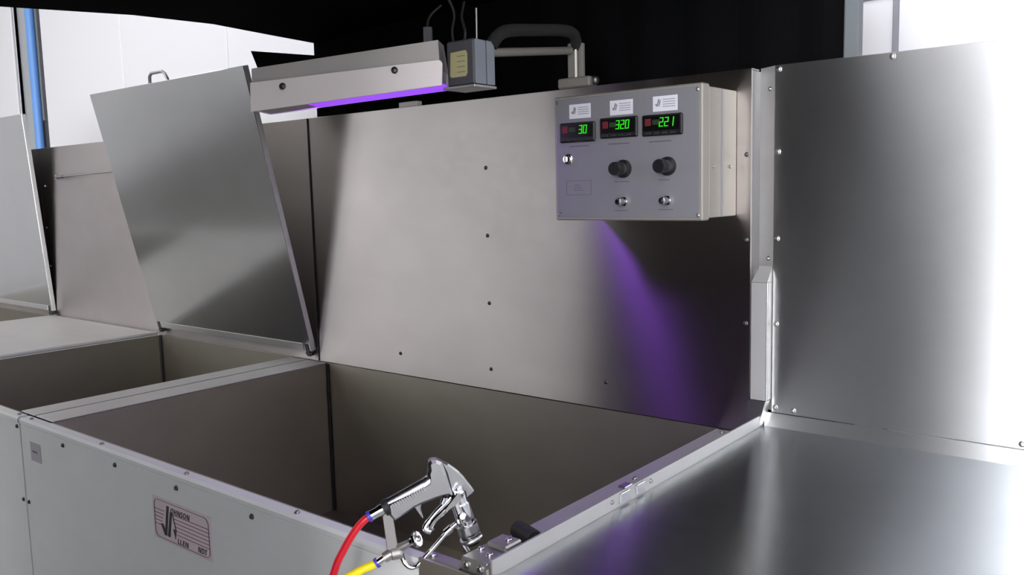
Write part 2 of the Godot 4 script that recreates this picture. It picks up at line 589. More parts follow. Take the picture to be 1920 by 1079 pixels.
# ------------------------------------------------------------------ tanks, boards and splash panels
func make_tank(x0: float, x1: float, rim_l: float, rim_r: float, label: String, front_from: float, front_to: float) -> Node3D:
	var t := thing("wash_tank", label, "tank", Vector3(x0, FLOOR_Y, 0), "open steel tanks of the wash line")
	var b := Vector3(x0, FLOOR_Y, 0)
	var deep := -0.58
	var mk := func(called: String, lo: Vector3, hi: Vector3, m: Material, c := 0.0015) -> MeshInstance3D:
		return box_part(called, lo - b, hi - b, m, t, c)
	mk.call("inner_wall", Vector3(x0 - 0.004, deep, 0.0), Vector3(x0, -0.004, 1.0), M.steel_tank, 0.0)
	mk.call("inner_wall", Vector3(x1, deep, 0.0), Vector3(x1 + 0.004, -0.004, 1.0), M.steel_tank, 0.0)
	mk.call("inner_wall", Vector3(x0 - 0.004, deep, -0.004), Vector3(x1 + 0.004, 0.0, 0.0), M.steel_tank, 0.0)
	mk.call("inner_wall", Vector3(x0 - 0.004, deep, 1.0), Vector3(x1 + 0.004, -0.004, 1.004), M.steel_tank, 0.0)
	mk.call("tank_floor", Vector3(x0 - 0.004, deep - 0.004, -0.004), Vector3(x1 + 0.004, deep, 1.004), M.steel_tank, 0.0)
	mk.call("side_rim", Vector3(x0 - rim_l, -0.0038, 0.002), Vector3(x0 + 0.0005, 0.0, 1.0), M.steel_rim, 0.0015)
	mk.call("side_rim", Vector3(x1 - 0.0005, -0.0038, 0.002), Vector3(x1 + rim_r, 0.0, 1.0), M.steel_rim, 0.0015)
	# front: rim folded over the front sheet
	mk.call("front_rim", Vector3(front_from, -0.022, 1.0045), Vector3(front_to, 0.0, 1.04), M.steel_front, 0.006)
	mk.call("front_panel", Vector3(front_from, FLOOR_Y + 0.06, 1.022), Vector3(front_to, -0.018, 1.037), M.steel_front, 0.003)
	mk.call("plinth", Vector3(front_from + 0.01, FLOOR_Y, 0.95), Vector3(front_to - 0.01, FLOOR_Y + 0.062, 0.99), M.black_plastic, 0.0)
	mk.call("back_sheet", Vector3(front_from, FLOOR_Y, -0.03), Vector3(front_to, -0.006, -0.024), M.steel_tank, 0.0)
	# welded corner seams at the back
	for x in [x0 + 0.0035, x1 - 0.0035]:
		var st := surf()
		tube(st, [Vector3(x, -0.004, 0.0035) - b, Vector3(x, deep, 0.0035) - b], 0.0042, 8)
		part("corner_seam", st, M.seam_dark, t)
	return t

func splash(x0: float, x1: float, y0: float, label: String, m: Material) -> Node3D:
	# sheet with its top folded back and its ends returned
	var t := thing("splash_panel", label, "panel", Vector3(x0, y0, 0), "steel splash panels along the wash line")
	var w := x1 - x0
	var h := 0.9185 - y0
	box_part("sheet", Vector3(0, 0, -0.004), Vector3(w, h, 0), m, t, 0.001)
	box_part("top_fold", Vector3(0, h - 0.004, -0.045), Vector3(w, h, -0.003), M.steel_rim, t, 0.001)
	box_part("end_fold", Vector3(0, 0, -0.05), Vector3(0.004, h - 0.005, -0.004), M.steel_rim, t, 0.001)
	box_part("end_fold", Vector3(w - 0.004, 0, -0.06), Vector3(w, h - 0.005, -0.004), M.steel_rim, t, 0.001)
	return t

func make_line() -> void:
	var big := make_tank(0.0, 1.594, 0.118, 0.104, "large open steel rinse tank below the control box, with name plate on its front", -0.139, 1.70)
	var b := Vector3(0, FLOOR_Y, 0)
	var on_front := []
	for x in [0.144, 0.440, 0.7334, 1.034, 1.33, 1.60]:
		on_front.append(Vector3(x, -0.036, 1.037) - b)
	on_front.append(Vector3(-0.121, -0.256, 1.037) - b)
	bolts(big, on_front, Vector3(0, 0, 1), "bolt", 0.9, M.bolt_dark)
	var on_rim := []
	for x in [-0.085, 0.3475, 0.7608, 1.1744]:
		on_rim.append(Vector3(x, 0.0, 1.025) - b)
	bolts(big, on_rim, Vector3.UP, "bolt", 0.9, M.bolt)
	bolts(big, [Vector3(1.6235, 0, 0.464) - b, Vector3(1.6235, 0, 0.03) - b, Vector3(1.61, 0, 0.90) - b], Vector3.UP)
	name_plate(big, Vector3(0.62, -0.075, 1.0375) - b)
	# small square sticker near the joint
	box_part("sticker", Vector3(-0.075, -0.118, 1.037) - b, Vector3(-0.008, -0.062, 1.0385) - b, M.label_white, big, 0.0)
	box_part("lettering", Vector3(-0.062, -0.092, 1.0384) - b, Vector3(-0.03, -0.086, 1.0388) - b, M.print_grey, big, 0.0)
	var mid := make_tank(-1.22, -0.222, 0.012, 0.098, "smaller open steel tank under the tilted lid", -1.236, -0.143)
	var mb := Vector3(-1.22, FLOOR_Y, 0)
	bolts(mid, [Vector3(-0.160, -0.03, 1.037) - mb, Vector3(-0.160, -0.256, 1.037) - mb, Vector3(-0.5, -0.036, 1.037) - mb, Vector3(-0.8, -0.036, 1.037) - mb], Vector3(0, 0, 1), "bolt", 0.9, M.bolt_dark)
	bolts(mid, [Vector3(-0.178, 0, 1.022) - mb], Vector3.UP, "bolt", 0.9)
	# splash panels
	var p := splash(-0.048, 1.684, 0.003, "long steel splash panel behind the large tank, carrying the control box", M.steel)
	var pb := Vector3(-0.048, 0.003, 0)
	var s := []
	for y in [0.7063, 0.4957, 0.2819, 0.0696]:
		s.append(Vector3(0.8185, y, 0) - pb)
	for q in [Vector2(0.4035, 0.0779), Vector2(1.2511, 0.0813)]:
		s.append(Vector3(q.x, q.y, 0) - pb)
	for y in [0.7095, 0.4979, 0.2859]:
		s.append(Vector3(1.672, y, 0) - pb)
	bolts(p, s, Vector3(0, 0, 1), "screw", 0.85, M.bolt_dark)
	bolts(p, [Vector3(0.2347, 0.9155, -0.008) - pb, Vector3(0.523, 0.9155, -0.008) - pb, Vector3(0.8133, 0.9155, -0.008) - pb, Vector3(1.3893, 0.9155, -0.008) - pb, Vector3(1.662, 0.9155, -0.008) - pb], Vector3(0, 1, 0.3), "screw", 0.8, M.bolt)
	box_part("top_bracket", Vector3(0.437, 0.9185, -0.03) - pb, Vector3(0.522, 0.936, -0.004) - pb, M.hood_paint, p)
	box_part("panel_joint", Vector3(-0.0015, 0, -0.002), Vector3(0.0035, 0.914, 0.002), M.seam_dark, p, 0.0)
	p = splash(-1.232, -0.052, 0.003, "steel splash panel hidden behind the tilted lid", M.steel)
	p = splash(-2.37, -1.236, 0.003, "steel splash panel behind the drain board, left of the tilted lid", M.steel)
	bolts(p, [Vector3(0.045, 0.714, 0), Vector3(0.02, 0.489, 0), Vector3(0.03, 0.279, 0), Vector3(0.03, 0.07, 0)], Vector3(0, 0, 1), "screw", 0.85, M.bolt)
	bolts(p, [Vector3(0.59, 0.9125, -0.008)], Vector3(0, 1, 0.3), "screw", 0.8, M.bolt_dark)
	p = splash(-3.6, -2.374, 0.003, "steel splash panel at the far left behind the other lid", M.steel)
	p = splash(1.742, 3.4, 0.066, "wide steel splash panel above the drain table at right", M.steel_fine)
	pb = Vector3(1.742, 0.066, 0)
	s = []
	for y in [0.908, 0.7126, 0.5019, 0.2907, 0.0800]:
		s.append(Vector3(1.752, y, 0) - pb)
	for x in [1.798, 2.289, 2.7]:
		s.append(Vector3(x, 0.0775, 0) - pb)
	s.append(Vector3(2.0091, 0.909, 0) - pb)
	s.append(Vector3(2.27, 0.909, 0) - pb)
	bolts(p, s, Vector3(0, 0, 1), "screw", 0.95, M.bolt)
	# the two strips between the splash panels, with the low hose cover
	var c := thing("corner_channel", "narrow folded steel channel closing the gap between the two splash panels", "channel", Vector3(1.71, 0.0, 0))
	var st := surf()
	hexa(st, [Vector3(-0.016, 0.07, -0.030), Vector3(0.0315, 0.07, -0.001), Vector3(0.0315, 0.07, -0.005), Vector3(-0.016, 0.07, -0.034)], [Vector3(-0.016, 0.918, -0.030), Vector3(0.0315, 0.918, -0.001), Vector3(0.0315, 0.918, -0.005), Vector3(-0.016, 0.918, -0.034)])
	part("slanted_strip", st, M.steel_rim, c)
	bolts(c, [Vector3(0.016, 0.865, -0.0103), Vector3(0.016, 0.452, -0.0103)], Vector3(-0.52, 0, 0.85), "screw", 0.8, M.bolt)
	st = surf()
	hexa(st, [Vector3(-0.018, 0.10, 0.0), Vector3(-0.010, 0.10, 0.03), Vector3(0.030, 0.10, 0.03), Vector3(0.031, 0.10, 0.0)], [Vector3(-0.018, 0.395, 0.0), Vector3(-0.010, 0.395, 0.03), Vector3(0.030, 0.395, 0.03), Vector3(0.031, 0.395, 0.0)])
	hexa(st, [Vector3(-0.018, 0.396, 0.0), Vector3(-0.010, 0.396, 0.03), Vector3(0.030, 0.396, 0.03), Vector3(0.031, 0.396, 0.0)], [Vector3(-0.004, 0.434, 0.0), Vector3(-0.002, 0.43, 0.004), Vector3(0.030, 0.43, 0.004), Vector3(0.031, 0.434, 0.0)])
	part("hose_cover", st, M.steel_rim, c, "raised cover with a sloping top on the lower half")
	st = surf()
	hexa(st, [Vector3(-0.025, 0.006, 0.001), Vector3(-0.0245, 0.006, 0.034), Vector3(0.006, 0.006, 0.034), Vector3(0.008, 0.006, 0.0)], [Vector3(-0.0235, 0.098, 0.001), Vector3(-0.016, 0.098, 0.032), Vector3(0.029, 0.098, 0.032), Vector3(0.031, 0.098, 0.001)])
	part("cover_foot", st, M.steel_fine, c)
	st = surf()
	tube(st, [Vector3(0.0315, 0.10, 0.031), Vector3(0.0315, 0.395, 0.031)], 0.0022, 8)
	part("edge_bead", st, M.satin, c)
	# drain board left of the tilted lid
	var d := thing("drain_board", "grey steel drain board between the two lids at left", "drain board", Vector3(-2.35, FLOOR_Y, 0))
	var db := Vector3(-2.35, FLOOR_Y, 0)
	st = surf()
	box(st, Vector3(-2.345, -0.02, 0.004) - db, Vector3(-1.254, 0.012, 1.0) - db, 0.01)
	part("board_top", st, M.steel_rim, d)
	st = surf()
	tube(st, [Vector3(-1.25, 0.002, 0.006) - db, Vector3(-1.25, 0.002, 1.0) - db], 0.0125, 14)
	part("rolled_edge", st, M.steel_rim, d)
	box_part("front_rim", Vector3(-2.345, -0.022, 1.001) - db, Vector3(-1.254, 0.0, 1.04) - db, M.steel_front, d, 0.006)
	box_part("front_panel", Vector3(-2.345, FLOOR_Y + 0.06, 1.022) - db, Vector3(-1.254, -0.019, 1.037) - db, M.steel_front, d, 0.003)
	box_part("back_sheet", Vector3(-2.345, FLOOR_Y, -0.03) - db, Vector3(-1.254, -0.021, -0.024) - db, M.steel_tank, d, 0.0)
	make_tank(-3.55, -2.40, 0.03, 0.03, "open steel tank under the lid at the far left edge", -3.58, -2.36)

func flat_text(txt: String, at: Vector3, width: float, height: float, m: Material, parent: Node, shear := 0.0) -> void:
	var tm := TextMesh.new()
	var f := SystemFont.new()
	f.font_names = PackedStringArray(["Droid Sans"])
	f.font_weight = 700
	tm.font = f
	tm.text = txt
	tm.font_size = 64
	tm.pixel_size = 0.01
	tm.depth = 0.02
	var bb := tm.get_aabb()
	var o := MeshInstance3D.new()
	o.name = "lettering"
	o.mesh = tm
	o.material_override = m
	var k := Vector3(width / maxf(bb.size.x, 0.01), height / maxf(bb.size.y, 0.01), 0.03)
	var basis_ := Basis(Vector3(k.x, 0, 0), Vector3(shear * k.y, k.y, 0), Vector3(0, 0, k.z))
	o.transform = Transform3D(basis_, at - basis_ * bb.get_center())
	parent.add_child(o, true)

func rounded(x0: float, y0: float, x1: float, y1: float, r: float) -> Array:
	var p := []
	for k in [[x1 - r, y1 - r, 0.0], [x0 + r, y1 - r, 0.25], [x0 + r, y0 + r, 0.5], [x1 - r, y0 + r, 0.75]]:
		for i in 5:
			var a: float = TAU * (k[2] + i / 16.0)
			p.append(Vector2(k[0] + r * cos(a), k[1] + r * sin(a)))
	return p

func name_plate(parent: Node, at: Vector3) -> void:
	# metal plate 0.252 x 0.106 m: rounded border, stripes, the two slanted bars of the emblem, the words
	var w := 0.252
	var h := 0.106
	var o := box_part("name_plate", Vector3(0, -h, 0), Vector3(w, 0, 0.0012), M.plate_pink, parent, 0.0004, "maker's plate with emblem, stripes and dark lettering")
	o.position = at
	var z := 0.0014
	var st := surf()
	var border := rounded(0.008, -h + 0.006, w - 0.008, -0.006, 0.016)
	for i in border.size():
		var a: Vector2 = border[i]
		var b: Vector2 = border[(i + 1) % border.size()]
		tube(st, [Vector3(a.x, a.y, z), Vector3(b.x, b.y, z)], 0.0011, 4, 0.4)
	part("border_line", st, M.print_dark, o)
	for k in 6:
		var y := -0.030 - k * 0.0092
		var cut := Transform3D(Basis(), Vector3(0, 0, z))
		st = surf()
		if k < 5:
			prism(st, [Vector2(0.009, y - 0.0015), Vector2(0.052 - k * 0.003, y - 0.0015), Vector2(0.052 - k * 0.003, y), Vector2(0.009, y)], 0.0006, cut)
		prism(st, [Vector2(0.094 + k * 0.002, y - 0.0015), Vector2(w - 0.009, y - 0.0015), Vector2(w - 0.009, y), Vector2(0.094 + k * 0.002, y)], 0.0006, cut)
		part("stripe", st, M.print_rose, o)
	var f := Transform3D(Basis(), Vector3(0, 0, z + 0.0002))
	st = surf()
	prism(st, [Vector2(0.066, -0.014), Vector2(0.076, -0.014), Vector2(0.059, -0.090), Vector2(0.049, -0.090)], 0.0008, f)
	prism(st, [Vector2(0.049, -0.090), Vector2(0.034, -0.064), Vector2(0.046, -0.064), Vector2(0.053, -0.078)], 0.0008, f)
	prism(st, [Vector2(0.080, -0.026), Vector2(0.088, -0.028), Vector2(0.074, -0.090), Vector2(0.063, -0.090)], 0.0008, f)
	prism(st, [Vector2(0.088, -0.028), Vector2(0.092, -0.030), Vector2(0.104, -0.066), Vector2(0.100, -0.066)], 0.0008, f)
	prism(st, [Vector2(0.090, -0.066), Vector2(0.104, -0.066), Vector2(0.098, -0.090)], 0.0008, f)
	part("emblem", st, M.print_dark, o)
	flat_text("OHNSON", Vector3(0.124, -0.0225, z), 0.082, 0.014, M.print_dark, o, 0.18)
	flat_text("LLEN", Vector3(0.130, -0.091, z), 0.046, 0.013, M.print_dark, o, 0.18)
	flat_text("NDT", Vector3(0.213, -0.089, z), 0.036, 0.014, M.print_dark, o, 0.18)

func make_lid(x0: float, x1: float, foot: Vector2, head: Vector2, label: String, with_handle: bool) -> Node3D:
	# foot and head are (y, z) of the lower and upper edge
	var t := thing("tank_lid", label, "lid", Vector3(x0, foot.x, foot.y), "open lids of the wash line")
	var up := Vector3(0, head.x - foot.x, head.y - foot.y)
	var length := up.length()
	up = up.normalized()
	var back := Vector3(1, 0, 0).cross(up)
	if back.z > 0: back = -back
	var fr := Transform3D(Basis(Vector3(1, 0, 0), up, -back), Vector3.ZERO)
	var w := x1 - x0
	var st := surf()
	box(st, Vector3(0, 0, -0.003), Vector3(w, length, 0), 0.001, fr)
	part("lid_sheet", st, M.steel_lid, t)
	for e in [[Vector3(0, 0, -0.022), Vector3(0.003, length, -0.003)], [Vector3(w - 0.003, 0, -0.022), Vector3(w, length, -0.003)], [Vector3(0.003, length - 0.003, -0.022), Vector3(w - 0.003, length, -0.003)], [Vector3(0.003, 0, -0.022), Vector3(w - 0.003, 0.003, -0.003)]]:
		st = surf()
		box(st, e[0], e[1], 0.0006, fr)
		part("side_fold", st, M.steel_rim, t)
	st = surf()
	box(st, Vector3(0.004, 0.004, -0.012), Vector3(w - 0.004, length - 0.004, -0.004), 0.001, fr)
	part("lining", st, M.lining, t)
	for x in [0.012, w - 0.035]:
		st = surf()
		box(st, Vector3(x, -0.022, -0.02), Vector3(x + 0.022, 0.03, 0.002), 0.001, fr)
		tube(st, [fr * Vector3(x - 0.006, -0.012, -0.006), fr * Vector3(x + 0.03, -0.012, -0.006)], 0.007, 10)
		part("hinge", st, M.bolt_dark, t)
	st = surf()
	box(st, Vector3(0.04, 0.002, 0.0), Vector3(w - 0.045, 0.03, 0.0025), 0.001, fr)
	part("hinge_strip", st, M.steel_rim, t)
	if with_handle:
		st = surf()
		var hx := 0.475
		var pts := [Vector3(hx, length - 0.002, -0.018), Vector3(hx + 0.012, length + 0.026, -0.018), Vector3(hx + 0.03, length + 0.036, -0.018), Vector3(hx + 0.11, length + 0.036, -0.018), Vector3(hx + 0.128, length + 0.026, -0.018), Vector3(hx + 0.14, length - 0.002, -0.018)]
		var q := []
		for pp in pts: q.append(fr * pp)
		tube(st, q, 0.0065, 10)
		part("handle", st, M.satin, t, "bent steel pull handle on the top edge")
	return t

func make_lids() -> void:
	var t := make_lid(-1.198, -0.060, Vector2(0.041, 0.024), Vector2(1.0865, 0.255), "tilted open steel lid with top handle, in front of the purple lamp's left end", true)
	var st := surf()
	var b := Vector3(-1.198, 0.041, 0.024)
	var rod0 := Vector3(-2.15, 0.76, 0.012) - b
	var rod1 := Vector3(-1.200, 0.760, 0.172) - b
	tube(st, [rod0, rod0.lerp(rod1, 0.12), rod0.lerp(rod1, 0.13), rod1], [0.009, 0.009, 0.005, 0.005], 10)
	lathe(st, rod0, Vector3(0, 0, 1), [[0.012, -0.012], [0.012, 0.006], [0.0, 0.008]], 12)
	part("stay_rod", st, M.satin, t, "thin steel stay rod holding the lid open")
	make_lid(-3.465, -2.315, Vector2(0.036, 0.024), Vector2(1.0945, 0.094), "open steel lid at the far left edge of the line", true)

func make_drain_table() -> void:
	var t := thing("drain_table", "smooth steel drain table at lower right with raised left lip", "table", Vector3(1.722, FLOOR_Y, 0))
	var b := Vector3(1.722, FLOOR_Y, 0)
	box_part("table_top", Vector3(1.7245, 0.024, 0.004) - b, Vector3(3.4, 0.03, 1.06) - b, M.steel_table, t, 0.001)
	# left lip, folded over towards the tank
	var st := surf()
	hexa(st, [Vector3(1.7205, 0.0005, 0.03) - b, Vector3(1.724, 0.0005, 0.03) - b, Vector3(1.724, 0.0005, 1.064) - b, Vector3(1.7205, 0.0005, 1.064) - b], [Vector3(1.7205, 0.059, 0.03) - b, Vector3(1.724, 0.059, 0.03) - b, Vector3(1.724, 0.059, 1.064) - b, Vector3(1.7205, 0.059, 1.064) - b])
	hexa(st, [Vector3(1.700, 0.034, 0.03) - b, Vector3(1.703, 0.034, 0.03) - b, Vector3(1.703, 0.034, 1.064) - b, Vector3(1.700, 0.034, 1.064) - b], [Vector3(1.7203, 0.0565, 0.03) - b, Vector3(1.7203, 0.059, 0.03) - b, Vector3(1.7203, 0.059, 1.064) - b, Vector3(1.7203, 0.0565, 1.064) - b])
	part("side_lip", st, M.steel_rim, t)
	# cove against the splash panel
	st = surf()
	hexa(st, [Vector3(1.727, 0.030, 0.0) - b, Vector3(3.4, 0.030, 0.0) - b, Vector3(3.4, 0.030, 0.007) - b, Vector3(1.727, 0.030, 0.007) - b], [Vector3(1.727, 0.065, 0.0) - b, Vector3(3.4, 0.065, 0.0) - b, Vector3(3.4, 0.065, 0.004) - b, Vector3(1.727, 0.065, 0.004) - b])
	part("back_cove", st, M.steel_fine, t)
	box_part("front_lip", Vector3(1.7245, 0.0, 1.0605) - b, Vector3(3.4, 0.036, 1.064) - b, M.steel_rim, t, 0.001)
	box_part("front_panel", Vector3(1.7245, FLOOR_Y + 0.06, 1.022) - b, Vector3(3.4, 0.02, 1.037) - b, M.steel_front, t, 0.003)
	# catch riveted to the lip
	for k in [[0.655, 0.69], [0.60, 0.63]]:
		box_part("catch", Vector3(1.724, 0.036, k[0]) - b, Vector3(1.7285, 0.056, k[1]) - b, M.satin, t, 0.001)
	box_part("catch_hook", Vector3(1.7105, 0.0592, 0.645) - b, Vector3(1.727, 0.064, 0.672) - b, M.satin, t, 0.001)
	bolts(t, [Vector3(1.7242, 0.047, 0.715) - b, Vector3(1.7242, 0.047, 0.57) - b], Vector3(1, 0, 0), "rivet", 0.7)

# ------------------------------------------------------------------ control box
const SEG := ["abcdef", "bc", "abged", "abgcd", "fgbc", "afgcd", "afgedc", "abc", "abcdefg", "abcfgd"]

func digit(st: SurfaceTool, d: int, at: Vector3, w: float, h: float) -> void:
	var k := 0.0022
	var sh := Transform3D(Basis(Vector3(1, 0, 0), Vector3(0.12, 1, 0), Vector3(0, 0, 1)), at)
	var segs := {"a": [0.0, h, w, h], "g": [0.0, h / 2, w, h / 2], "d": [0.0, 0.0, w, 0.0], "f": [0.0, h / 2, 0.0, h], "b": [w, h / 2, w, h], "e": [0.0, 0.0, 0.0, h / 2], "c": [w, 0.0, w, h / 2]}
	for s in SEG[d]:
		var q: Array = segs[s]
		box(st, Vector3(q[0] - k / 2 + (k * 0.3 if q[0] != q[2] else 0.0), q[1] - k / 2, 0), Vector3(q[2] + k / 2, q[3] + k / 2, 0.0012), 0.0, sh)

func make_control_box() -> void:
	var t := thing("control_box", "grey control box with three green displays on the splash panel", "control box", Vector3(1.2285, 0.5545, 0))
	var b := Vector3(1.2285, 0.5545, 0)
	var w := 0.4205
	var h := 0.3165
	box_part("body", Vector3(0.004, 0.004, 0.0005), Vector3(w - 0.004, h - 0.004, 0.150), M.box_steel, t, 0.002)
	box_part("body_fold", Vector3(w - 0.004, 0.006, 0.078), Vector3(w - 0.0025, h - 0.006, 0.083), M.trim_grey, t, 0.0)
	box_part("door_gasket", Vector3(0.006, 0.006, 0.150), Vector3(w - 0.006, h - 0.006, 0.160), M.black_rubber, t, 0.0)
	var door := box_part("door", Vector3(-0.001, -0.001, 0.160), Vector3(w + 0.001, h + 0.001, 0.1965), M.box_steel, t, 0.003)
	box_part("face_plate", Vector3(0.006, 0.006, 0.1962), Vector3(w - 0.006, h - 0.006, 0.198), M.panel_face, door, 0.0005)
	var z := 0.198
	bolts(t, [Vector3(w - 0.011, h - 0.014, z), Vector3(w - 0.010, 0.012, z), Vector3(0.012, 0.014, z), Vector3(0.010, h - 0.014, z)], Vector3(0, 0, 1), "screw", 0.6)
	bolts(t, [Vector3(w - 0.004, 0.126, 0.1285), Vector3(w - 0.004, 0.126, 0.037)], Vector3(1, 0, 0), "screw", 0.75)
	# meters: x, y of the lower left corner, digits
	var meters := [[1.2505, 0.7535, [3, 0], "black digital meter reading 30, left in the row"], [1.3735, 0.7580, [3, 2, 0], "black digital meter reading 320, middle of the row"], [1.4945, 0.7565, [2, 2, 1], "black digital meter reading 221, right in the row"]]
	var ends := [1.3362, 1.4602, 1.5815]
	for i in 3:
		var q: Array = meters[i]
		var o := Vector3(q[0], q[1], 0) - b
		var mt := Node3D.new()
		mt.name = "meter"
		t.add_child(mt, true)
		mt.position = o + Vector3(0, 0, z)
		mt.set_meta("label", q[3])
		var st := surf()
		box(st, Vector3(0, 0, 0), Vector3(0.108, 0.050, 0.009), 0.003)
		part("bezel", st, M.black_plastic, mt)
		box_part("screen", Vector3(0.005, 0.012, 0.0085), Vector3(0.103, 0.046, 0.0094), M.screen_black, mt, 0.0)
		for k in 4:
			box_part("button", Vector3(0.012 + k * 0.022, 0.003, 0.0088), Vector3(0.026 + k * 0.022, 0.009, 0.0104), M.black_rubber, mt, 0.001)
		box_part("indicator_light", Vector3(0.010, 0.024, 0.0092), Vector3(0.026, 0.041, 0.0098), M.indicator_red, mt, 0.002)
		box_part("indicator_light", Vector3(0.030, 0.026, 0.0092), Vector3(0.050, 0.038, 0.0096), M.indicator_dim, mt, 0.002)
		var nd: int = q[2].size()
		for k in nd:
			st = surf()
			var right: float = ends[i] - b.x - o.x
			digit(st, q[2][k], Vector3(right - 0.0105 - (nd - 1 - k) * 0.0138, 0.0215, 0.0094), 0.0085, 0.0195)
			part("display_digit", st, M.digit_green, mt)
	# white labels over the meters
	for q in [[1.2775, 0.8135, 0.066], [1.4005, 0.8135, 0.066], [1.5215, 0.8135, 0.066]]:
		var o := Vector3(q[0], q[1], 0) - b
		var lab := box_part("label_plate", Vector3(0, 0, 0), Vector3(q[2], 0.036, 0.0012), M.label_white, t, 0.0003)
		lab.position = o + Vector3(0, 0, z)
		var st := surf()
		var f := Transform3D(Basis(), Vector3(0, 0, 0.0014))
		prism(st, [Vector2(0.010, 0.012), Vector2(0.013, 0.012), Vector2(0.019, 0.029), Vector2(0.015, 0.029)], 0.0006, f)
		prism(st, [Vector2(0.015, 0.012), Vector2(0.018, 0.012), Vector2(0.022, 0.026), Vector2(0.019, 0.026)], 0.0006, f)
		prism(st, [Vector2(0.006, 0.018), Vector2(0.011, 0.018), Vector2(0.010, 0.012)], 0.0006, f)
		for k in 4:
			box(st, Vector3(0.027, 0.010 + k * 0.0055, 0.001), Vector3(0.060, 0.0115 + k * 0.0055, 0.0015))
		part("print", st, M.print_grey, lab)
	# key switch
	var kx := Vector3(1.2736, 0.7113, z) - Vector3(b.x, b.y, 0)
	var st2 := surf()
	lathe(st2, kx, Vector3(0, 0, 1), [[0.0145, -0.001], [0.0145, 0.004], [0.0125, 0.007], [0.0105, 0.007], [0.0100, 0.013], [0.0, 0.0135]], 24)
	box(st2, kx + Vector3(-0.002, -0.007, 0.013), kx + Vector3(0.002, 0.007, 0.018), 0.0005)
	part("key_switch", st2, M.chrome, t, "round chrome key switch")
	# black knobs
	for q in [[1.4385, 0.6815], [1.561, 0.6835]]:
		var o := Vector3(q[0], q[1], z) - Vector3(b.x, b.y, 0)
		var st := surf()
		lathe(st, o, Vector3(0, 0, 1), [[0.0225, -0.001], [0.0225, 0.006], [0.0195, 0.011], [0.0150, 0.012]], 28)
		var kn := part("regulator_knob", st, M.black_plastic, t, "black regulator knob")
		st = surf()
		lathe(st, o, Vector3(0, 0, 1), [[0.0150, 0.010], [0.0150, 0.026], [0.0165, 0.027], [0.0165, 0.045], [0.0150, 0.048], [0.0, 0.048]], 24)
		part("knob_cap", st, M.black_plastic, kn)
		st = surf()
		lathe(st, o, Vector3(0, 0, 1), [[0.0156, 0.012], [0.0156, 0.022]], 24)
		part("knob_band", st, M.ballast_grey, kn)
	# push-in air fittings
	for q in [[1.4405, 0.601], [1.5615, 0.6024]]:
		var o := Vector3(q[0], q[1], z) - Vector3(b.x, b.y, 0)
		var st := surf()
		lathe(st, o, Vector3(0, 0, 1), [[0.0120, -0.001], [0.0120, 0.008], [0.0075, 0.009], [0.0075, 0.013]], 6)
		var ft := part("air_fitting", st, M.chrome, t, "small chrome air fitting")
		st = surf()
		lathe(st, o, Vector3(0, 0, 1), [[0.0080, 0.012], [0.0090, 0.014], [0.0090, 0.032], [0.0075, 0.034], [0.0060, 0.034]], 20)
		part("sleeve", st, M.satin, ft)
		st = surf()
		lathe(st, o, Vector3(0, 0, 1), [[0.0060, 0.030], [0.0060, 0.037], [0.0040, 0.037], [0.0040, 0.030]], 16)
		part("release_ring", st, M.black_plastic, ft)
	# engraved frame with small lines of writing, and the captions under the controls
	var st3 := surf()
	var e0 := Vector3(1.2645, 0.619, z) - Vector3(b.x, b.y, 0)
	for r in [[0.0, 0.0, 0.077, 0.001], [0.0, 0.036, 0.077, 0.037], [0.0, 0.0, 0.001, 0.037], [0.076, 0.0, 0.077, 0.037], [0.022, 0.012, 0.052, 0.0135], [0.024, 0.018, 0.048, 0.0195], [0.026, 0.024, 0.044, 0.0255]]:
		box(st3, e0 + Vector3(r[0], r[1], 0), e0 + Vector3(r[2], r[3], 0.0004))
	for r in [[1.275, 0.7425, 1.335, 0.745], [1.395, 0.7425, 1.455, 0.745], [1.51, 0.742, 1.57, 0.7445], [1.412, 0.649, 1.455, 0.651], [1.535, 0.6505, 1.565, 0.6525], [1.412, 0.5775, 1.45, 0.5795], [1.535, 0.5795, 1.575, 0.5815], [1.240, 0.5685, 1.247, 0.575]]:
		box(st3, Vector3(r[0], r[1], z) - Vector3(b.x, b.y, 0), Vector3(r[2], r[3], z + 0.0004) - Vector3(b.x, b.y, 0))
	part("printed_captions", st3, M.print_caption, t).set_meta("kind", "stuff")

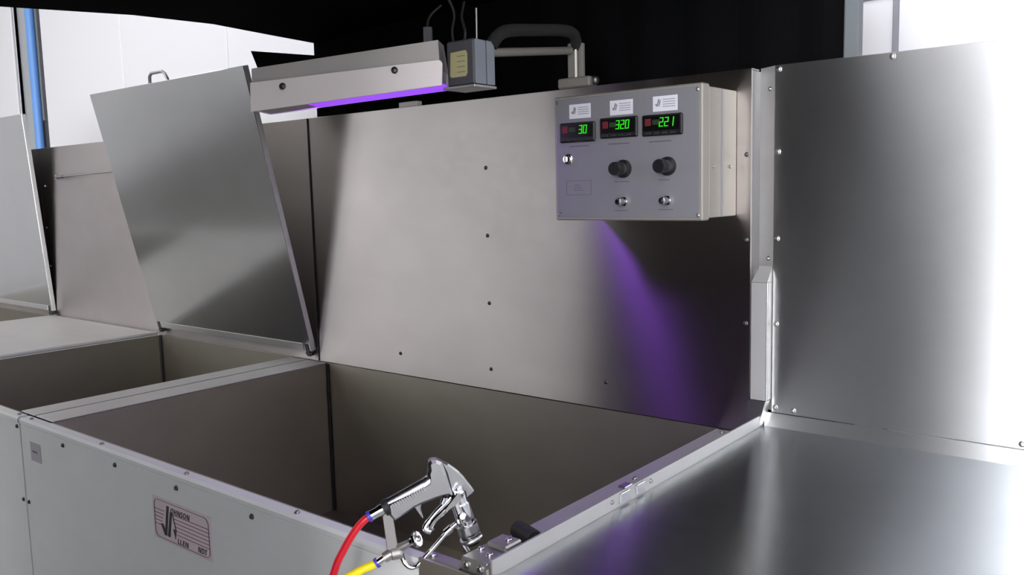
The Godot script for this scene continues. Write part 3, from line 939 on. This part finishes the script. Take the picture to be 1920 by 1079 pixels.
# ------------------------------------------------------------------ ultraviolet lamp on its stand
func make_lamp() -> void:
	var at := Vector3(1.087, 0.892, 0.47)
	var e := Vector3(0.832, 0, -0.555).normalized()
	var m := Vector3(0.555, 0, 0.832).normalized()
	var t := thing("ultraviolet_lamp", "pale lamp hood with glowing purple underside above the large tank", "lamp", at)
	t.basis = Basis(e, Vector3.UP, m).scaled(Vector3.ONE * 0.969)
	var v := func(s: float, y: float, d: float) -> Vector3: return Vector3(s, y - 0.9, d)
	# lower apron plate
	var f := [Vector2(-0.502, 0.9281 - 0.9), Vector2(-0.5045, 0.8535 - 0.9), Vector2(0.0, 0.9042 - 0.9), Vector2(0.0035, 0.958 - 0.9), Vector2(-0.002, 0.9665 - 0.9), Vector2(-0.012, 0.9675 - 0.9)]
	var st := surf()
	prism(st, f, 0.006, Transform3D(Basis(), Vector3(0, 0, -0.003)), 0.001)
	part("apron_plate", st, M.hood_paint, t)
	# upper hood, leaning back and closed behind
	st = surf()
	hexa(st, [v.call(-0.5, 0.905, -0.008), v.call(-0.005, 0.945, -0.008), v.call(-0.005, 0.945, -0.145), v.call(-0.5, 0.905, -0.145)], [v.call(-0.51, 0.9685, -0.035), v.call(-0.012, 1.0225, -0.035), v.call(-0.012, 1.0225, -0.12), v.call(-0.51, 0.9685, -0.12)])
	part("hood", st, M.hood_grey, t)
	st = surf()
	for q in [[-0.4975, 0.857, 0.905], [-0.007, 0.906, 0.946]]:
		hexa(st, [v.call(q[0] - 0.003, q[1], -0.007), v.call(q[0] + 0.003, q[1] + 0.0006, -0.007), v.call(q[0] + 0.003, q[1] + 0.0006, -0.13), v.call(q[0] - 0.003, q[1], -0.13)], [v.call(q[0] - 0.003, q[2], -0.007), v.call(q[0] + 0.003, q[2], -0.007), v.call(q[0] + 0.003, q[2], -0.145), v.call(q[0] - 0.003, q[2], -0.145)])
	part("end_cheek", st, M.hood_paint, t)
	st = surf()
	hexa(st, [v.call(-0.494, 0.8575, -0.124), v.call(-0.010, 0.906, -0.124), v.call(-0.010, 0.906, -0.13), v.call(-0.494, 0.8575, -0.13)], [v.call(-0.494, 0.905, -0.139), v.call(-0.010, 0.944, -0.139), v.call(-0.010, 0.944, -0.145), v.call(-0.494, 0.905, -0.145)])
	part("back_plate", st, M.hood_paint, t)
	# glowing filter glass under the hood and its light
	st = surf()
	hexa(st, [v.call(-0.36, 0.8705, -0.010), v.call(0.004, 0.9045, -0.010), v.call(0.004, 0.9045, -0.120), v.call(-0.36, 0.8705, -0.120)], [v.call(-0.36, 0.8745, -0.010), v.call(0.004, 0.9085, -0.010), v.call(0.004, 0.9085, -0.120), v.call(-0.36, 0.8745, -0.120)])
	part("filter_lamp", st, M.uv_glow, t, "glowing purple filter glass")
	st = surf()
	hexa(st, [v.call(-0.494, 0.8585, -0.008), v.call(-0.361, 0.8720, -0.008), v.call(-0.361, 0.8720, -0.122), v.call(-0.494, 0.8585, -0.122)], [v.call(-0.494, 0.8615, -0.008), v.call(-0.361, 0.8750, -0.008), v.call(-0.361, 0.8750, -0.122), v.call(-0.494, 0.8615, -0.122)])
	part("bottom_cover", st, M.hood_grey, t)
	area(t, Vector3(-0.205, 0.880 - 0.9, -0.065), Vector3(-0.1, -1, 0), Vector2(0.105, 0.38), Color(0.62, 0.34, 1.0), UV_LIGHT)
	bolts(t, [v.call(-0.4156, 0.9157, 0), v.call(-0.1202, 0.9455, 0)], Vector3(0, 0, 1), "screw", 1.25, M.bolt_dark)
	# dark flap standing on the hood
	st = surf()
	prism(st, [Vector2(-0.50, 0.065), Vector2(-0.519, 0.118), Vector2(-0.345, 0.100), Vector2(-0.20, 0.103), Vector2(-0.05, 0.121), Vector2(-0.05, 0.10)], 0.006, Transform3D(Basis(), Vector3(0, 0, -0.063)))
	part("dark_flap", st, M.black_cloth, t)
	# ballast box at the right end
	var bl := part("ballast_box", _boxed(Vector3(0, 0, -0.08), Vector3(0.092, 0.112, 0.0), 0.004), M.ballast_grey, t, "dark grey ballast box with a yellowed label")
	bl.transform = Transform3D(Basis(Vector3.UP, -0.588), v.call(0.012, 0.9, -0.012))
	box_part("side_cover", Vector3(0.092, 0.002, -0.044), Vector3(0.0945, 0.110, -0.004), M.ballast_blue, bl, 0.0005)
	box_part("side_cover", Vector3(0.092, 0.002, -0.078), Vector3(0.0945, 0.110, -0.048), M.ballast_blue, bl, 0.0005)
	st = surf()
	prism(st, [Vector2(0.016, 0.083), Vector2(0.0125, 0.026), Vector2(0.0175, 0.0215), Vector2(0.065, 0.0215), Vector2(0.0705, 0.028), Vector2(0.0715, 0.078), Vector2(0.066, 0.085)], 0.002, Transform3D(Basis(), Vector3(0, 0, 0.0005)))
	part("rating_label", st, M.label_cream, bl)
	st = surf()
	for k in 4:
		box(st, Vector3(0.038, 0.032 + k * 0.013, 0.0014), Vector3(0.064, 0.034 + k * 0.013, 0.0019))
	part("print", st, M.print_grey, bl)
	box_part("base_tray", Vector3(-0.012, -0.007, -0.082), Vector3(0.096, -0.0005, 0.004), M.aluminium, bl, 0.001)
	# wires and the thin rod above
	for q in [[[0.03, 1.008, -0.03], [0.025, 1.045, -0.04], [0.03, 1.09, -0.05], [0.015, 1.13, -0.05]], [[0.055, 1.008, -0.03], [0.06, 1.04, -0.03], [0.05, 1.08, -0.045], [0.055, 1.12, -0.06]], [[-0.042, 1.01, -0.07], [-0.046, 1.05, -0.07], [-0.04, 1.09, -0.08], [-0.01, 1.12, -0.09]]]:
		var pts := []
		for p in q: pts.append(v.call(p[0], p[1], p[2]))
		st = surf()
		tube(st, curve(pts), 0.0035, 8)
		part("cable", st, M.black_rubber, t)
	st = surf()
	tube(st, [v.call(0.0865, 1.008, -0.046), v.call(0.0875, 1.10, -0.046)], 0.0025, 8)
	part("hanger_rod", st, M.aluminium, t)
	st = surf()
	box(st, v.call(-0.055, 1.015, -0.075), v.call(-0.032, 1.062, -0.06), 0.002)
	part("cable_clip", st, M.ballast_grey, t)
	# stand clamped to the top of the splash panel
	var s := thing("lamp_stand", "grey post clamped on the splash panel's top edge, with bent dark arm", "stand", Vector3(1.157, 0.919, -0.01))
	var sb := Vector3(1.157, 0.919, -0.01)
	st = surf()
	box(st, Vector3(-0.022, 0.028, -0.010), Vector3(0.012, 0.125, 0.012), 0.003)
	part("post", st, M.stand_metal, s)
	box_part("post_rail", Vector3(0.012, 0.028, -0.006), Vector3(0.027, 0.122, 0.008), M.stand_metal, s, 0.002)
	box_part("post_edge", Vector3(0.005, 0.028, 0.012), Vector3(0.011, 0.112, 0.0145), M.hood_paint, s, 0.0008)
	st = surf()
	box(st, Vector3(-0.052, 0.0, -0.022), Vector3(0.056, 0.028, 0.020), 0.004)
	part("clamp", st, M.stand_metal, s)
	st = surf()
	lathe(st, Vector3(0.056, 0.016, -0.004), Vector3(1, 0, 0), [[0.0, -0.002], [0.012, -0.002], [0.012, 0.010], [0.007, 0.014], [0.0, 0.014]], 12)
	part("clamp_screw", st, M.bolt, s)
	var arm := []
	for p in [Vector3(1.160, 1.030, -0.01), Vector3(1.172, 1.060, 0.02), Vector3(1.178, 1.064, 0.08), Vector3(1.172, 1.052, 0.19), Vector3(1.175, 1.030, 0.33), Vector3(1.172, 0.99, 0.38)]:
		arm.append(p - sb)
	st = surf()
	tube(st, curve(arm), 0.016, 12)
	part("bent_arm", st, M.arm_dark, s)
	st = surf()
	tube(st, [Vector3(1.148, 1.022, 0.006) - sb, Vector3(1.172, 0.974, 0.38) - sb], 0.011, 10)
	part("arm_brace", st, M.stand_metal, s)

func _boxed(lo: Vector3, hi: Vector3, c: float) -> SurfaceTool:
	var st := surf()
	box(st, lo, hi, c)
	return st

# ------------------------------------------------------------------ spray gun, hoses, bracket
func make_gun() -> void:
	var at := Vector3(1.61, 0.03, 0.95)
	var r := Vector3(0.66973, 0, -0.74261).normalized()
	var n := Vector3(0.74261, 0, 0.66973).normalized()
	var fr := Basis(r, Vector3.UP, n)
	var t := thing("spray_gun", "chrome spray gun resting nose down at the tank corner", "spray gun", at)
	t.basis = fr
	var v := func(x: float, y: float, z := 0.0) -> Vector3: return Vector3(x, y, z)
	var flat := Transform3D()
	# grip and head: one cast body, rounded by three stacked slices
	var grip := [Vector2(-0.1667, 0.0791), Vector2(-0.13, 0.0952), Vector2(-0.0965, 0.1105), Vector2(-0.0962, 0.1197), Vector2(-0.0971, 0.1265), Vector2(-0.0945, 0.1326), Vector2(-0.0955, 0.141), Vector2(-0.0945, 0.1457), Vector2(-0.0901, 0.1489), Vector2(-0.0809, 0.1492), Vector2(-0.0715, 0.1444), Vector2(-0.0646, 0.1221), Vector2(-0.0545, 0.0831), Vector2(-0.0622, 0.0850), Vector2(-0.0751, 0.0828), Vector2(-0.0809, 0.0816), Vector2(-0.1088, 0.0727), Vector2(-0.1182, 0.0686), Vector2(-0.1556, 0.0472), Vector2(-0.1653, 0.0588)]
	var st := surf()
	prism(st, grip, 0.026, flat, 0.005)
	var body := part("grip", st, M.satin, t)
	st = surf()
	tube(st, [v.call(-0.165, 0.0745), v.call(-0.13, 0.0905), v.call(-0.098, 0.1055)], [0.0105, 0.0115, 0.0125], 16)
	tube(st, curve([v.call(-0.0995, 0.105), v.call(-0.089, 0.114), v.call(-0.086, 0.128), v.call(-0.0865, 0.141)], 4), [0.0125, 0.0125, 0.0125, 0.0125, 0.0125, 0.012, 0.0115, 0.011, 0.011, 0.0105, 0.0105, 0.010, 0.0095], 16)
	part("back_strap", st, M.satin, body)
	st = surf()
	for k in 14:
		var u := k / 13.0
		var p: Vector3 = v.call(lerpf(-0.1578, -0.1044, u), lerpf(0.0757, 0.1010, u), 0.0108)
		box(st, Vector3(-0.0011, -0.0055, -0.001), Vector3(0.0011, 0.0045, 0.0036), 0.0005, Transform3D(Basis(Vector3(0, 0, 1), 0.43), p))
	part("grip_ribs", st, M.chrome, body)
	st = surf()
	prism(st, [Vector2(-0.1236, 0.072), Vector2(-0.1216, 0.0655), Vector2(-0.1085, 0.0455), Vector2(-0.1065, 0.0465), Vector2(-0.1100, 0.0610), Vector2(-0.1090, 0.0735)], 0.010, flat, 0.002)
	part("finger_stop", st, M.satin, body)
	# spade-shaped shield plate
	st = surf()
	prism(st, [Vector2(-0.0718, 0.1434), Vector2(-0.0606, 0.1384), Vector2(-0.0505, 0.1305), Vector2(-0.0426, 0.1233), Vector2(-0.0336, 0.1125), Vector2(-0.0270, 0.1024), Vector2(-0.0202, 0.0928), Vector2(-0.0169, 0.0861), Vector2(-0.0180, 0.0820), Vector2(-0.0230, 0.0781), Vector2(-0.0302, 0.0744), Vector2(-0.0333, 0.0862), Vector2(-0.0438, 0.0846), Vector2(-0.0554, 0.0831), Vector2(-0.0646, 0.1221)], 0.012, Transform3D(Basis(), Vector3(0, 0, -0.004)), 0.003)
	part("shield_plate", st, M.satin, t)
	# barrel
	var a := Vector3(-0.0500, 0.0930, 0.0)
	var d := (Vector3(-0.0250, 0.0033, 0.0) - a)
	var length := d.length()
	st = surf()
	lathe(st, a, d, [[0.0, 0.0], [0.0125, 0.0], [0.0145, 0.012], [0.0145, 0.026], [0.0170, 0.029], [0.0172, 0.058], [0.0160, 0.064], [0.0150, 0.070]], 28)
	var barrel := part("barrel", st, M.chrome, t)
	st = surf()
	lathe(st, a, d, [[0.0150, 0.066], [0.0195, 0.068], [0.0200, 0.082], [0.0175, 0.088], [0.0150, 0.090], [0.0140, 0.100], [0.0, 0.101]], 28)
	part("nozzle_collar", st, M.satin, barrel)
	st = surf()
	lathe(st, a, d, [[0.0130, 0.100], [0.0130, length + 0.012], [0.0095, length + 0.012], [0.0095, 0.102]], 24)
	part("nozzle_tip", st, M.black_plastic, barrel)
	st = surf()
	tube(st, [v.call(-0.0515, 0.072, 0.012), v.call(-0.0405, 0.036, 0.014)], 0.0055, 12)
	lathe(st, v.call(-0.042, 0.047, 0.013), Vector3(0.2, 0.3, 0.9), [[0.0075, 0.0], [0.0075, 0.007], [0.0055, 0.009], [0.0, 0.009]], 14)
	part("needle_housing", st, M.chrome, barrel)
	# trigger: two long cheeks that meet at the finger end
	st = surf()
	tube(st, curve([v.call(-0.0400, 0.0905, 0.014), v.call(-0.0530, 0.0770, 0.016), v.call(-0.0700, 0.0600, 0.014), v.call(-0.0870, 0.0430, 0.009), v.call(-0.0945, 0.0300, 0.006), v.call(-0.0925, 0.0235, 0.004)], 4), 0.0036, 10, 1.5)
	tube(st, curve([v.call(-0.0430, 0.0940, 0.006), v.call(-0.0640, 0.0710, 0.004), v.call(-0.0830, 0.0525, 0.002), v.call(-0.1005, 0.0320, 0.002), v.call(-0.1020, 0.0250, 0.003), v.call(-0.0935, 0.0222, 0.004)], 4), 0.0042, 10, 1.6)
	var trig := part("trigger", st, M.chrome, t)
	st = surf()
	prism(st, [Vector2(-0.0354, 0.0923), Vector2(-0.0446, 0.0966), Vector2(-0.0506, 0.0875), Vector2(-0.0700, 0.0640), Vector2(-0.0678, 0.0590), Vector2(-0.0489, 0.0706), Vector2(-0.0392, 0.0818)], 0.004, Transform3D(Basis(), Vector3(0, 0, 0.0175)), 0.001)
	part("trigger_cheek", st, M.chrome, trig)
	st = surf()
	lathe(st, v.call(-0.0420, 0.0905, 0.018), Vector3(0, 0, 1), [[0.006, 0.0], [0.006, 0.003], [0.0, 0.004]], 14)
	lathe(st, v.call(-0.0735, 0.0700, 0.006), Vector3(-0.4, -0.9, 0), [[0.0045, -0.012], [0.0045, 0.0], [0.003, 0.002], [0.0, 0.002]], 12)
	part("pivot_pin", st, M.chrome, trig)
	# fluid tube with its nut
	st = surf()
	tube(st, curve([v.call(-0.0500, 0.0346, 0.012), v.call(-0.0679, 0.0192, 0.012), v.call(-0.0925, -0.0065, 0.012), v.call(-0.1172, -0.0320, 0.012), v.call(-0.1231, -0.0368, 0.011), v.call(-0.1290, -0.0382, 0.010), v.call(-0.1357, -0.0363, 0.008), v.call(-0.1425, -0.0290, 0.004), v.call(-0.1466, -0.0160, 0.002)], 4), 0.0044, 14)
	var ft := part("fluid_tube", st, M.chrome, t)
	st = surf()
	lathe(st, v.call(-0.0700, 0.0185, 0.012), Vector3(0.0154, 0.0130, 0.0), [[0.006, 0.0], [0.0085, 0.001], [0.0085, 0.014], [0.0055, 0.016], [0.0055, 0.024], [0.0, 0.024]], 6)
	part("tube_nut", st, M.chrome, ft)
	# strut from the grip end down to the valve
	st = surf()
	prism(st, [Vector2(-0.1762, 0.0535), Vector2(-0.1700, 0.062), Vector2(-0.1600, 0.062), Vector2(-0.1586, 0.0558), Vector2(-0.1520, -0.0010), Vector2(-0.1560, -0.0070), Vector2(-0.1690, -0.0080), Vector2(-0.1711, -0.0029)], 0.0045, flat, 0.001)
	part("strut", st, M.aluminium, t)
	# air inlet at the grip end
	var ax := Vector3(-0.0344, -0.0170, 0)
	st = surf()
	lathe(st, v.call(-0.1655, 0.0712), ax, [[0.0135, -0.003], [0.0145, 0.0], [0.0145, 0.008], [0.011, 0.009]], 20)
	var ring := part("black_ring", st, M.black_rubber, t)
	st = surf()
	lathe(st, v.call(-0.1715, 0.0685), ax, [[0.0105, 0.0], [0.0105, 0.012], [0.0085, 0.013]], 6)
	lathe(st, v.call(-0.1715, 0.0685), ax, [[0.0085, 0.012], [0.0088, 0.026], [0.0, 0.027]], 18)
	part("air_inlet", st, M.chrome, ring)
	st = surf()
	lathe(st, v.call(-0.1715, 0.0685), ax, [[0.0085, 0.0255], [0.0098, 0.027], [0.0098, 0.0315], [0.007, 0.033], [0.0, 0.033]], 18)
	part("blue_collar", st, M.collar_blue, ring)
	# valve body, fluid inlet and adjusting wheel
	st = surf()
	lathe(st, v.call(-0.1440, -0.0130), Vector3(-1, -0.12, 0), [[0.0, 0.0], [0.0105, 0.0], [0.0115, 0.004], [0.0115, 0.018], [0.0095, 0.020], [0.0095, 0.024]], 8)
	tube(st, [v.call(-0.1625, -0.0140), v.call(-0.1760, -0.0210)], [0.0098, 0.0092], 14)
	var valve := part("valve_body", st, M.aluminium, t)
	st = surf()
	tube(st, [v.call(-0.1740, -0.0195, 0.001), v.call(-0.1875, -0.0277, 0.001)], 0.0070, 16)
	part("fluid_inlet", st, M.chrome, valve)
	st = surf()
	tube(st, [v.call(-0.1868, -0.0272, 0.001), v.call(-0.1905, -0.0296, 0.001)], 0.0092, 16)
	part("blue_collar", st, M.collar_blue, valve)
	st = surf()
	var kd := Vector3(0.030, 0.0155, 0.014)
	tube(st, [v.call(-0.150, -0.006), v.call(-0.131, 0.0055, 0.006)], [0.0085, 0.0060], 12)
	tube(st, [v.call(-0.133, 0.0040, 0.004), v.call(-0.119, 0.0125, 0.011)], 0.0042, 10)
	part("valve_stem", st, M.aluminium, valve)
	st = surf()
	var rim := []
	for k in 20:
		var rr := 0.0148 if k % 2 == 0 else 0.0138
		rim.append(Vector2(rr * cos(TAU * k / 20.0), rr * sin(TAU * k / 20.0)))
	var kz := kd.normalized()
	var kxx := Vector3.UP.cross(kz).normalized()
	prism(st, rim, 0.007, Transform3D(Basis(kxx, kz.cross(kxx), kz), v.call(-0.1195, 0.0120, 0.011)), 0.0012)
	lathe(st, v.call(-0.1195, 0.0120, 0.011), kz, [[0.0065, -0.012], [0.0065, -0.003]], 12)
	lathe(st, v.call(-0.1195, 0.0120, 0.011), kz, [[0.0055, 0.003], [0.0055, 0.0055], [0.0, 0.006]], 12)
	part("adjusting_wheel", st, M.chrome, valve)
	# hoses
	var X := Transform3D(fr, at)
	var pts := []
	for q in [[-0.2000, 0.0541, 0.0], [-0.2075, 0.0490, 0.0], [-0.2169, 0.0394, -0.001], [-0.2301, 0.0215, -0.002], [-0.2447, -0.0033, -0.004], [-0.2607, -0.0370, -0.005], [-0.283, -0.12, -0.005], [-0.295, -0.28, 0.0], [-0.295, -0.55, 0.01], [-0.26, -0.98 + 0.012, 0.03]]:
		pts.append(X * Vector3(q[0], q[1], q[2]))
	st = surf()
	tube(st, curve(pts), 0.0066, 14)
	tag(part("red_air_hose", st, M.hose_red, self), "red air hose curving down from the spray gun's grip", "hose")
	pts = []
	for q in [[-0.1905, -0.0296, 0.001], [-0.1985, -0.0318, 0.003], [-0.2087, -0.0338, 0.006], [-0.2293, -0.0398, 0.013], [-0.2522, -0.0490, 0.024], [-0.285, -0.080, 0.045], [-0.335, -0.18, 0.08], [-0.37, -0.35, 0.10], [-0.37, -0.6, 0.10], [-0.33, -0.98 + 0.012, 0.16]]:
		pts.append(X * Vector3(q[0], q[1], q[2]))
	st = surf()
	tube(st, curve(pts), 0.0072, 14)
	tag(part("yellow_fluid_hose", st, M.hose_yellow, self), "yellow hose leading away from the spray gun's valve", "hose")
	make_gun_bracket()

func make_gun_bracket() -> void:
	# angle bracket bolted on the tank's front right corner, holding the ring for the gun
	var t := thing("gun_bracket", "steel clamp block with bolts holding the spray gun at tank corner", "bracket", Vector3(1.63, 0.0, 0.98))
	var st := surf()
	box(st, Vector3(-0.004, 0.001, -0.022), Vector3(0.056, 0.030, 0.052), 0.003)
	part("block", st, M.aluminium, t)
	st = surf()
	box(st, Vector3(0.008, 0.030, -0.045), Vector3(0.052, 0.040, 0.000), 0.003)
	part("top_clamp", st, M.aluminium, t)
	box_part("front_plate", Vector3(-0.09, -0.030, 0.0605), Vector3(0.058, 0.010, 0.0665), M.aluminium, t, 0.001)
	box_part("slide_bar", Vector3(-0.09, 0.001, 0.028), Vector3(-0.005, 0.008, 0.058), M.aluminium, t, 0.001)
	bolts(t, [Vector3(0.038, 0.040, -0.025), Vector3(0.008, 0.030, 0.012), Vector3(0.036, 0.030, 0.022)], Vector3.UP, "bolt", 1.0, M.satin)
	bolts(t, [Vector3(0.010, 0.018, 0.052), Vector3(0.040, 0.018, 0.052)], Vector3(0, 0, 1), "bolt", 1.0, M.satin)
	bolts(t, [Vector3(-0.075, 0.008, 0.044)], Vector3.UP, "bolt", 1.0, M.satin)
	# open holding ring round the gun's nose
	st = surf()
	var pts := []
	var r := Vector3(0.66973, 0, -0.74261)
	var c := Vector3(1.61, 0.03, 0.95) - Vector3(1.63, 0.0, 0.98) + r * -0.0245 + Vector3(0, 0.002, 0)
	var dn := (r * 0.0250 + Vector3(0, -0.0897, 0)).normalized()
	var u := dn.cross(Vector3(0.74261, 0, 0.66973)).normalized()
	var w := dn.cross(u)
	for k in 25:
		var ang := TAU * k / 24.0
		pts.append(c + (u * cos(ang) + w * sin(ang)) * 0.0185)
	tube(st, pts, 0.0028, 8, 1.6)
	part("holding_ring", st, M.satin, t)
	st = surf()
	tube(st, [c + u * 0.018, c + u * 0.018 + Vector3(0.01, -0.018, -0.005)], 0.005, 8)
	part("ring_stem", st, M.satin, t)
	# black rubber handle lying across the rim behind the block
	var hd := thing("rubber_handle", "short black rubber handle lying across the rim behind the bracket", "handle", Vector3(1.615, 0.018, 0.865))
	st = surf()
	var ax := Vector3(0.085, 0.004, 0.035)
	lathe(st, Vector3.ZERO, ax, [[0.0, 0.0], [0.015, 0.0], [0.017, 0.003], [0.017, 0.060], [0.015, 0.064], [0.0, 0.064]], 18)
	part("grip", st, M.black_rubber, hd)
	st = surf()
	lathe(st, ax.normalized() * 0.064, ax, [[0.007, 0.0], [0.007, 0.018], [0.0, 0.018]], 12)
	part("shank", st, M.bolt_dark, hd)
